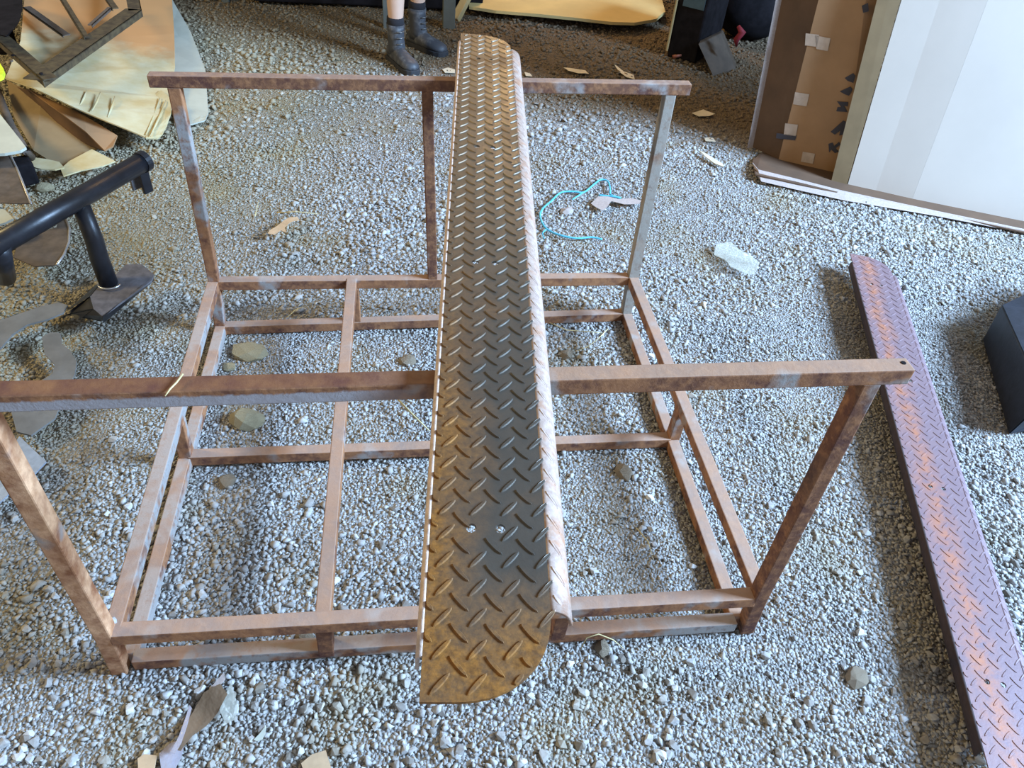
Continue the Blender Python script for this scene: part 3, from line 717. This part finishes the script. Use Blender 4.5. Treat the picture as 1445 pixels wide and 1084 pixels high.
# large dark print running up the panel, partly covered by the side of the box
for pm in ([(1169, 203), (1175, 201), (1177, 206), (1184, 200), (1186, 204), (1179, 209), (1184, 214), (1178, 216), (1173, 211), (1170, 215)],
           [(1172, 186), (1190, 170), (1194, 172), (1190, 190), (1184, 191), (1186, 184), (1178, 190)],
           [(1181, 143), (1197, 144), (1196, 150), (1191, 149), (1196, 158), (1180, 157), (1182, 151), (1187, 151)],
           [(1185, 129), (1200, 122), (1203, 126), (1198, 135), (1192, 133)],
           [(1192, 110), (1204, 103), (1207, 107), (1204, 117), (1196, 114)],
           [(1216, 8), (1225, 4), (1226, 16), (1218, 18)]):
    stick('print_mark', pm, M_ink)

# ------------------------------------------------------------ dark box at the right edge
bm = bmesh.new(); o_ = G(1400, 470, 0)
t0, t1_, b0 = G(1413, 430, .14), G(1474, 566, .17), G(1386, 480, 0)
t2_, t3_ = t1_+V(.62, .10, .14), t0+V(.55, .16, .14)
dn = lambda p, z=0: V(p.x, p.y, z)
loft(bm, [[b0, dn(t1_)+V(.0, .03, 0), dn(t2_), dn(t3_)], [t0, t1_, t2_, t3_]])
bmesh.ops.bevel(bm, geom=bm.edges[:], offset=.004, segments=2, affect='EDGES')
tag(obj('metal_case', bm, plain('black_case', (.025, .03, .045), .5, .2, .4, 30), None), 'black metal case with a pointed corner at the right edge', 'case')

# ------------------------------------------------------------ background clutter, top right
cr = empty('black_crate', G(965, 85, 0), 'tall black crate with a pale edge strip behind the frame', 'crate')
O = cr.location.copy()
a, b = G(940, 80, 0), G(980, 91, 0); dd = (b-a); nn = V(-dd.y, dd.x, 0).normalized()*.4
bm = bmesh.new(); hull8(bm, [p-O for p in (a, b, b+nn, a+nn)]+[p-O+V(0, 0, .5) for p in (a, b, b+nn, a+nn)], .012); obj('body', bm, M_dark, cr)
bm = bmesh.new(); tube(bm, [a-O+V(-.008, -.008, .04), a-O+V(-.008, -.008, .48)], .008, 8); obj('edge_strip', bm, M_pine, cr)
bm = bmesh.new(); slab(bm, [p-O+V(0, 0, z)-nn.normalized()*.004 for p, z in ((lerp(a, b, .2), .30), (lerp(a, b, .9), .30), (lerp(a, b, .9), .42), (lerp(a, b, .2), .42))], .004, nn.normalized()); obj('panel', bm, M_bluep, cr)['label'] = 'blue-grey panel'
# dark bag: lumpy closed form
def blob(name, c, r, m, label, cat, seed=3, sub=3, amp=.12, parent=None):
    bm = bmesh.new(); bmesh.ops.create_icosphere(bm, subdivisions=sub, radius=1); rr = random.Random(seed); k = [(Vector((rr.uniform(-3, 3), rr.uniform(-3, 3), rr.uniform(-3, 3))), rr.uniform(0, 6)) for _ in range(6)]
    for v in bm.verts:
        f = 1+amp*sum(math.sin(v.co.dot(a)+p) for a, p in k)/2; v.co = Vector((v.co.x*r[0]*f, v.co.y*r[1]*f, v.co.z*r[2]*f))
    o = obj(name, bm, m, parent, True); o.location = c
    if label: tag(o, label, cat)
    return o
blob('dark_bag', G(1045, 72, 0)+V(.16, .32, .20), (.30, .24, .25), M_dark, 'black lumpy sack in the shadow beside the cardboard box', 'sack', 5)
blob('dark_bag', G(1000, 72, 0)+V(.0, .45, .09), (.10, .12, .10), M_dark, 'low black sack between the crate and the larger sack', 'sack', 8)
# leaning wooden block
a = G(1006, 108, .0); b = G(1038, 98, .0); ta_ = G(985, 62, .14); tb_ = G(1018, 46, .17)
bm = bmesh.new(); dpt = V(.03, .06, 0); loft(bm, [[a, b, b+dpt, a+dpt], [ta_, tb_, tb_+dpt, ta_+dpt]]); bmesh.ops.bevel(bm, geom=bm.edges[:], offset=.004, segments=1, affect='EDGES')
tag(obj('wooden_block', bm, M_wood, None), 'grimy wooden block leaning against the dark sacks', 'block')
bm = bmesh.new(); q = G(1043, 50, .22)
tube(bm, [q+V(-.02, 0, .05), q+V(.01, -.01, .02), q+V(-.015, -.01, -.02), q+V(.0, 0, -.06)], [.01, .022, .018, .006], 8)
tag(obj('red_rag', bm, M_red, None, True), 'small red rag hanging on the black sack', 'rag')
bm = bmesh.new(); q = G(952, 78, .04); tube(bm, [q+V(-.02, -.03, 0), q+V(.03, -.03, .012)], [.012, .006], 8); tag(obj('orange_tag', bm, plain('orange_plastic', (.28, .08, .04), .6), None, True), 'small dull orange piece at the foot of the black crate', 'tag')
# yellow board on the ground at the top
tag(sheet('plywood_board', [(662, -20), (662, 13), (700, 19), (760, 24), (810, 29), (862, 35), (895, 36), (925, 31), (938, 20), (930, -10), (935, -60), (665, -60)], .05, .018, M_ply), 'yellow-lit sheet of board lying on the dirt at the top', 'board')
# workbench whose legs show at the top
wb = empty('workbench', G(590, 25, 0), 'dark workbench whose grey legs stand behind the person', 'workbench'); O = wb.location.copy()
for p, m_ in ((G(546, 37, 0), M_post_g), (G(633, 38, 0), M_post_g), (G(633, 38, 0)+V(.05, .8, 0), M_post_g), (G(546, 37, 0)+V(0, .8, 0), M_post_g), (G(546, 37, 0)+V(-1.0, .35, 0), M_post_g), (G(546, 37, 0)+V(-1.0, .8, 0), M_post_g)):
    bm = bmesh.new(); ww = .045 if p.x < .8 else .075; box_bm(bm, p-O+V(0, 0, .40), (ww, ww, .86), None, .004); obj('leg', bm, m_, wb)
bm = bmesh.new(); box_bm(bm, V(-.30, .42, .86), (1.55, .95, .04), None, .004); obj('bench_top', bm, M_wood, wb)
bm = bmesh.new(); box_bm(bm, V(-.30, .50, .16), (1.45, .75, .28), None, .01); obj('under_bench_shade', bm, M_dark, wb)  # near-black block added where only shade lies under the bench
a, b = G(641, 37, 0)-O, G(660, 0, .12)-O
bm = bmesh.new(); box_bm(bm, (a+b)/2+V(.02, .1, .02), ((b-a).length*1.2, .05, .04), (b-a).to_track_quat('X', 'Z').to_matrix(), .003); obj('brace', bm, M_pine, wb)['label'] = 'pale timber brace'

# ------------------------------------------------------------ the person standing behind the frame
pe = empty('person', G(585, 90, 0), 'person standing behind the frame in black boots and short black socks, bare shins showing', 'person')
O = pe.location.copy()
def skin(name, nodes, edges_, m, parent, sub=2):
    me = bpy.data.meshes.new(name); me.from_pydata([n[:3] for n in nodes], edges_, []); o = link(name, me, m, parent)
    md = o.modifiers.new('skin', 'SKIN'); md.use_smooth_shade = True
    for i, n in enumerate(nodes):
        sv = me.skin_vertices[0].data[i]; sv.radius = (n[3], n[3]) if len(n) == 4 else (n[3], n[4]); sv.use_root = (i == 0)
    s = o.modifiers.new('sub', 'SUBSURF'); s.levels = sub; s.render_levels = sub
    return o
fA = G(560, 88, 0)-O        # nearer foot (ankle above)
fB = G(590, 66, 0)-O        # farther foot
fA.z = fB.z = 0
toe = (G(640, 84, 0)-G(590, 66, 0)); toe.z = 0; toe.normalize()
toeA = (toe+V(.0, -.75, 0)).normalized()
back = V(-.06, .05, 0)
hip = (fA+fB)/2+V(.0, .04, .92)
def N(v, r, r2=None): return (v.x, v.y, v.z, r) if r2 is None else (v.x, v.y, v.z, r, r2)
ax_ = (fA-fB); ax_.z = 0; ax_.normalize()
nodes = [N(hip, .13, .10), N(hip+V(0, 0, .22), .125, .09), N(hip+V(0, 0, .42), .15, .10), N(hip+V(0, 0, .54), .055), N(hip+V(.01, -.01, .62), .06),
         N(hip+V(.02, -.02, .70), .085), N(hip+V(.02, -.02, .77), .075),
         N(hip+ax_*.11-V(0, 0, .08), .085), N(lerp(hip+ax_*.1, fA+V(0, 0, .08), .52)+toe*.02, .056), N(fA+V(0, 0, .34), .052), N(fA+V(0, 0, .22), .042), N(fA+V(0, 0, .10), .036),
         N(hip-ax_*.11-V(0, 0, .08), .085), N(lerp(hip-ax_*.1, fB+V(0, 0, .08), .52)+toe*.02, .056), N(fB+V(0, 0, .34), .052), N(fB+V(0, 0, .22), .042), N(fB+V(0, 0, .10), .036),
         N(hip+ax_*.19+V(0, 0, .46), .05), N(hip+ax_*.24+V(0, .02, .20), .04), N(hip+ax_*.24+toe*.1+V(0, 0, -.03), .027), N(hip+ax_*.24+toe*.13+V(0, 0, -.12), .030),
         N(hip-ax_*.19+V(0, 0, .46), .05), N(hip-ax_*.24+V(0, .02, .20), .04), N(hip-ax_*.24+toe*.1+V(0, 0, -.03), .027), N(hip-ax_*.24+toe*.13+V(0, 0, -.12), .030)]
ed = [(0, 1), (1, 2), (2, 3), (3, 4), (4, 5), (5, 6), (0, 7), (7, 8), (8, 9), (9, 10), (10, 11), (0, 12), (12, 13), (13, 14), (14, 15), (15, 16), (2, 17), (17, 18), (18, 19), (19, 20), (2, 21), (21, 22), (22, 23), (23, 24)]
skin('body', nodes, ed, M_skin, pe)
for s_ in (1, -1):      # fingers and thumb
    hd = hip+ax_*.24*s_+toe*.13+V(0, 0, -.12)
    bm = bmesh.new()
    for k in range(4):
        o1 = hd+toe*(.022-.014*k)+V(0, 0, -.02); ln = (.072, .082, .076, .06)[k]
        tube(bm, [o1, o1+V(0, 0, -ln*.5), o1-ax_*s_*.012+V(0, 0, -ln*.8), o1-ax_*s_*.022+V(0, 0, -ln)], [.009, .0085, .008, .006], 8)
    o1 = hd+toe*.026; tube(bm, [o1, o1+toe*.022+V(0, 0, -.03), o1+toe*.020+V(0, 0, -.055)], [.011, .010, .007], 8)
    obj('fingers', bm, M_skin, pe, True)
skin('shorts', [N(hip+V(0, 0, .06), .15, .12), N(hip-V(0, 0, .02), .15, .12), N(hip+ax_*.11-V(0, 0, .12), .105), N(hip+ax_*.12-V(0, 0, .34), .088), N(hip-ax_*.11-V(0, 0, .12), .105), N(hip-ax_*.12-V(0, 0, .34), .088)], [(0, 1), (1, 2), (2, 3), (1, 4), (4, 5)], M_cloth, pe)
skin('shirt', [N(hip+V(0, 0, -.05), .18, .15), N(hip+V(0, 0, .22), .18, .145), N(hip+V(0, 0, .43), .20, .145), N(hip+V(0, 0, .53), .10), N(hip+ax_*.2+V(0, 0, .45), .065), N(hip+ax_*.235+V(0, .02, .26), .058), N(hip-ax_*.2+V(0, 0, .45), .065), N(hip-ax_*.235+V(0, .02, .26), .058)], [(0, 1), (1, 2), (2, 3), (2, 4), (4, 5), (2, 6), (6, 7)], M_shirt, pe)
hc = hip+V(.02, -.02, .75)
blob('hair', hc+V(-.01, .015, .035), (.095, .10, .085), M_hair, None, None, 2, 3, .05, pe)
fdir = toe
bm = bmesh.new(); tube(bm, [hc+fdir*.075+V(0, 0, -.0), hc+fdir*.105+V(0, 0, -.03), hc+fdir*.085+V(0, 0, -.038)], [.008, .013, .009], 8); obj('nose', bm, M_skin, pe, True)
for s_ in (1, -1):
    sd = fdir.cross(V(0, 0, 1))*s_
    bm = bmesh.new(); bmesh.ops.create_icosphere(bm, subdivisions=2, radius=.011, matrix=Matrix.Translation(hc+fdir*.076+sd*.030)); obj('eye', bm, M_white, pe, True)
    bm = bmesh.new(); bmesh.ops.create_icosphere(bm, subdivisions=2, radius=.024, matrix=Matrix.Translation(hc+sd*.083+V(0, 0, -.015))@Matrix.Diagonal((.45, .8, 1.2, 1))); obj('ear', bm, M_skin, pe, True)
bm = bmesh.new(); tube(bm, [hc+fdir*.078+fdir.cross(V(0, 0, 1))*.022+V(0, 0, -.062), hc+fdir*.086+V(0, 0, -.064), hc+fdir*.078-fdir.cross(V(0, 0, 1))*.022+V(0, 0, -.062)], [.003, .006, .003], 8); obj('mouth', bm, M_red, pe, True)
def boot(c, td, shaft):
    sd = td.cross(V(0, 0, 1)); rings = []
    def rg(cc, a, b, up_=False, n=18):
        # ring in a horizontal plane (shaft) or in the vertical plane across the foot
        if up_: return [cc+td*a*math.cos(t)+sd*b*math.sin(t) for t in (2*math.pi*k/n for k in range(n))]
        return [cc+sd*a*math.cos(t)+V(0, 0, 1)*(b*math.sin(t) if math.sin(t) > 0 else b*.55*math.sin(t)) for t in (2*math.pi*k/n for k in range(n))]
    bm = bmesh.new()
    loft(bm, [rg(c+td*(-.008)+V(0, 0, .05), .058, .044, True), rg(c+td*.002+V(0, 0, .09), .056, .045, True), rg(c+td*(-.004)+V(0, 0, .13), .050, .043, True), rg(c+td*(-.006)+V(0, 0, shaft-.03), .052, .046, True), rg(c+td*(-.006)+V(0, 0, shaft), .054, .048, True), rg(c+td*(-.006)+V(0, 0, shaft-.008), .046, .040, True)])
    loft(bm, [rg(c+td*x+V(0, 0, z), a, b) for x, z, a, b in ((-.072, .045, .018, .020), (-.062, .045, .036, .038), (-.02, .045, .042, .062), (.05, .042, .044, .055), (.10, .038, .049, .040), (.15, .036, .050, .034), (.185, .033, .042, .028), (.205, .030, .022, .016))])
    o = obj('boot', bm, M_boot, pe, True)
    bm = bmesh.new(); prof_ = [(-.078, .022), (-.06, .038), (-.01, .040), (.05, .040), (.11, .050), (.16, .052), (.195, .042), (.213, .022)]
    pts = [c+td*x+sd*y for x, y in prof_]+[c+td*x-sd*y for x, y in prof_[::-1]]
    slab(bm, [p+V(0, 0, .026) for p in pts], .028); bmesh.ops.bevel(bm, geom=bm.edges[:], offset=.003, segments=1, affect='EDGES'); obj('sole', bm, M_sole, o)
    for k in range(3):
        bm = bmesh.new(); q = c+td*(.052-.002*k)+V(0, 0, .115+.03*k); tube(bm, [q-sd*.022, q+td*.008, q+sd*.022], .0032, 6); obj('lace', bm, M_lace, o, True)
    bm = bmesh.new(); loft(bm, [rg(c+td*(-.006)+V(0, 0, z), a, a*.92, True) for z, a in ((shaft-.02, .046), (shaft+.012, .050), (shaft+.034, .0485), (shaft+.036, .044))]); obj('sock', bm, M_sock, pe, True)
boot(fA, toeA, .205); boot(fB, toe, .215)

# ------------------------------------------------------------ blue twine, scraps, straws, leaves, rocks
def line(name, pix, r, m, label, cat, z=.016, seg=6, parent=None):
    pts = [G(a, b, z) for a, b in pix]
    for p in pts: p.z = float(gz(p.x, p.y))+z
    # smooth with Catmull-Rom
    out = []
    for i in range(len(pts)-1):
        p0, p1, p2, p3 = pts[max(i-1, 0)], pts[i], pts[i+1], pts[min(i+2, len(pts)-1)]
        for k in range(4):
            t = k/4; out.append(.5*((2*p1)+(p2-p0)*t+(2*p0-5*p1+4*p2-p3)*t*t+(3*p1-p0-3*p2+p3)*t**3))
    out.append(pts[-1]); bm = bmesh.new(); tube(bm, out, r, seg)
    o = obj(name, bm, m, parent, True)
    if label: tag(o, label, cat)
    return o
tw = line('blue_twine', [(850, 335), (835, 332), (815, 334), (792, 330), (772, 320), (763, 304), (765, 293), (778, 282), (792, 270), (810, 269), (824, 270), (838, 260), (848, 254), (858, 257), (861, 268), (862, 274), (876, 279), (862, 276), (845, 274)], .0042, M_blue, 'loop of bright blue twine on the gravel right of the long plate', 'twine')
line('frayed_strand', [(822, 271), (814, 276), (808, 280)], .003, M_blue, None, None, parent=tw); line('frayed_strand', [(772, 320), (766, 326), (768, 334)], .0025, M_blue, None, None, parent=tw)
def scrap(name, pix, z, m, label, cat, wob=.006, seed=1, th=.0012, group=None):
    o = sheet(name, pix, z, th, m, sub=3, wob=wob, seed=seed); return tag(o, label, cat, group)
scrap('cloth_strip', [(834, 285), (844, 279), (858, 279), (872, 282), (890, 280), (905, 284), (902, 288), (880, 289), (862, 285), (858, 290), (850, 297), (842, 292)], .02, M_card_edge, 'pale twisted strip of cloth beside the blue twine', 'cloth strip')
scrap('plastic_wrapper', [(1010, 346), (1030, 342), (1042, 352), (1058, 358), (1073, 367), (1070, 377), (1065, 388), (1052, 386), (1030, 378), (1022, 366), (1008, 358)], .022, M_clear, 'crumpled clear plastic wrapper on the brightly lit gravel', 'wrapper', .010, 3)
scrap('paper_scrap', [(795, 95), (812, 97), (826, 99), (831, 105), (816, 104), (802, 100)], .012, M_paper, 'torn pale paper just behind the back bar, left of its pair', 'paper', .003, 2)
scrap('paper_scrap', [(867, 91), (872, 94), (880, 101), (894, 106), (896, 112), (884, 109), (874, 102)], .012, M_paper, 'narrow bent paper strip behind the back bar, near its right end', 'paper', .003, 3)
scrap('paper_scrap', [(976, 160), (992, 155), (1009, 161), (1000, 164), (986, 165)], .012, M_paper, 'small diamond of pale card right of the back bar end', 'paper', .002, 4)
scrap('paper_scrap', [(740, 102), (748, 104), (751, 108), (742, 107)], .012, M_paper, 'tiny pale paper chip beside the far end of the long plate', 'paper', .001, 5)
scrap('paper_scrap', [(993, 194), (1006, 195), (1010, 200), (996, 199)], .012, M_paper, 'tiny tan paper chip in the shade left of the cardboard box', 'paper', .001, 6)
scrap('dry_stick', [(986, 214), (992, 216), (1006, 224), (1020, 232), (1021, 236), (1008, 231), (995, 222)], .014, M_paper, 'thin dry splinter lying left of the cardboard box', 'stick', .002, 7, .004)
scrap('dry_leaf', [(380, 324), (392, 318), (408, 308), (420, 306), (423, 312), (410, 316), (402, 321), (404, 327), (396, 324), (386, 331), (378, 330)], .02, M_leaf, 'curled tan dry leaf on the gravel inside the back of the frame', 'leaf', .006, 8)
scrap('paper_scrap', [(624, 98), (632, 95), (642, 98), (642, 103), (628, 103)], .012, M_paper, 'pale chip on the gravel by the toe of the boot', 'paper', .002, 9)
scrap('foil_wrapper_end', [(226, 1066), (240, 1050), (262, 1040), (256, 1070), (246, 1092), (230, 1095)], .018, M_foil, 'shiny silver foil end of a wrapper at the bottom edge', 'foil', .006, 4)
wr = empty('food_wrapper', G(290, 1010, 0), 'crumpled brown transparent wrapper with a silver stripe in front of the frame', 'wrapper')
sheet('film', [(247, 1060), (262, 1020), (275, 996), (288, 978), (312, 968), (322, 982), (308, 1004), (290, 1022), (272, 1038), (256, 1062)], .032, .0015, M_amber, wr, sub=3, wob=.006, seed=5)
sheet('foil_stripe', [(240, 1062), (252, 1040), (262, 1014), (268, 996), (271, 1000), (264, 1026), (256, 1048), (247, 1064)], .045, .001, M_foil, wr, sub=2, wob=.002, seed=6)
sheet('clear_end', [(310, 1002), (320, 976), (326, 962), (336, 1000), (332, 1016), (318, 1022)], .034, .001, M_clear, wr, sub=2, wob=.005, seed=7)
sheet('paper_corner', [(298, 970), (306, 960), (316, 949), (318, 958), (310, 968), (302, 976)], .03, .0015, M_card_edge, wr, sub=2, wob=.003, seed=8)
scrap('torn_card', [(195, 1072), (205, 1066), (222, 1068), (218, 1092), (196, 1092)], .02, M_leaf, 'tan card scrap at the bottom edge left of the wrapper', 'cardboard', .003, 11, .003)
scrap('torn_card', [(425, 1078), (440, 1066), (460, 1060), (464, 1074), (470, 1092), (430, 1092)], .02, M_leaf, 'brown leaf-like scrap at the bottom edge right of the wrapper', 'scrap', .005, 12, .002)
scrap('white_shard', [(358, 1044), (366, 1036), (374, 1026), (375, 1034), (370, 1044), (362, 1046)], .016, M_white, 'thin white shard on the gravel right of the wrapper', 'shard', .003, 13)
def rock(pix, r, label, m, seed, sq=.6):
    p = G(pix[0], pix[1], 0); V_, F_ = hull_pts(60, seed, (1, .8, sq)); me = bpy.data.meshes.new('rock'); me.from_pydata(V_.tolist(), [], F_.tolist())
    o = link('rock', me, m); p.z = float(gz(p.x, p.y))+r*sq*.35; o.location = p; o.scale = (r, r, r); o.rotation_euler = (.1, -.1, seed)
    return tag(o, label, 'rock')
rock((348, 590), .052, 'large yellowish rock just in front of the near bar, inside the frame', M_rock, 3)
rock((352, 492), .058, 'flat broken yellowish rock inside the frame near the back left corner', M_rock, 9, .35)
rock((322, 512), .024, 'dark yellowish broken piece touching the flat rock', M_rock, 12, .4)
rock((320, 678), .030, 'brown clod at the left inside the frame, beyond the front rail', M_rock_b, 5, .5)
rock((575, 505), .032, 'grey-brown clod close to the left edge of the long plate', M_rock_b, 6, .5)
rock((800, 298), .032, 'pinkish stone inside the loop of blue twine', plain('pink_stone', (.42, .36, .33), .9, 0, .15, 30), 7, .5)
rock((880, 668), .030, 'dark grey stone right of the plate beyond the cross rail', M_rock_b, 8, .5)
rock((1210, 955), .030, 'brown and white stone in front of the frame at the right', M_rock_b, 13, .6)
rock((850, 915), .022, 'round brown stone under a straw in front of the front rail', M_rock_b, 14, .6)
rock((432, 905), .024, 'dark round stone against the front lower rail', M_rock_b, 15, .6)
rock((62, 262), .04, 'yellowish lump of earth below the dark cardboard flaps', M_rock, 16, .6)
rock((800, 500), .028, 'olive clod beside the right edge of the long plate', M_rock_b, 17, .6)
# straws
def straw(pts3, label, r=.0014):
    bm = bmesh.new(); tube(bm, pts3, [r]*(len(pts3)-1)+[r*.5], 6); return tag(obj('straw', bm, M_straw, None, True), label, 'straw')
straw([G(258, 528, .822), G(249, 540, .8215), G(240, 549, .8205), G(233, 559, .819)], 'single curved straw lying on the near top bar', .0014)
straw([G(858, 464, .03), G(842, 480, .028), (G(828, 490, .025)), G(812, 496, .022)], 'pale curved straw on the gravel right of the plate')
straw([G(560, 562, .02), G(582, 585, .03), G(606, 608, .022)], 'thick yellow straw touching the left edge of the plate', .003)
straw([G(820, 915, .02), G(828, 900, .05), G(845, 895, .055), G(865, 903, .035), G(880, 915, .02)], 'straw arching over a stone in front of the rail')
straw([G(872, 462, .2), G(880, 455, .2)], 'short straw by the right rail') if False else None
straw([G(775, 455, .03), G(800, 466, .032), G(830, 468, .028), G(850, 470, .025)], 'long thin straw across the gravel by the back lower rail')
straw([G(360, 305, .02), G(365, 283, .02)], 'short yellow straw beyond the back of the frame', .002)
straw([G(390, 300, .018), G(420, 299, .018), G(450, 302, .018)], 'flat yellow straw above the dry leaf', .002)
straw([G(405, 448, .02), G(416, 438, .03), G(441, 428, .02)], 'thin straw between the two back rails')
straw([G(898, 745, .02), G(915, 765, .025), G(922, 790, .02)], 'thin bent straw inside the front right corner of the frame')
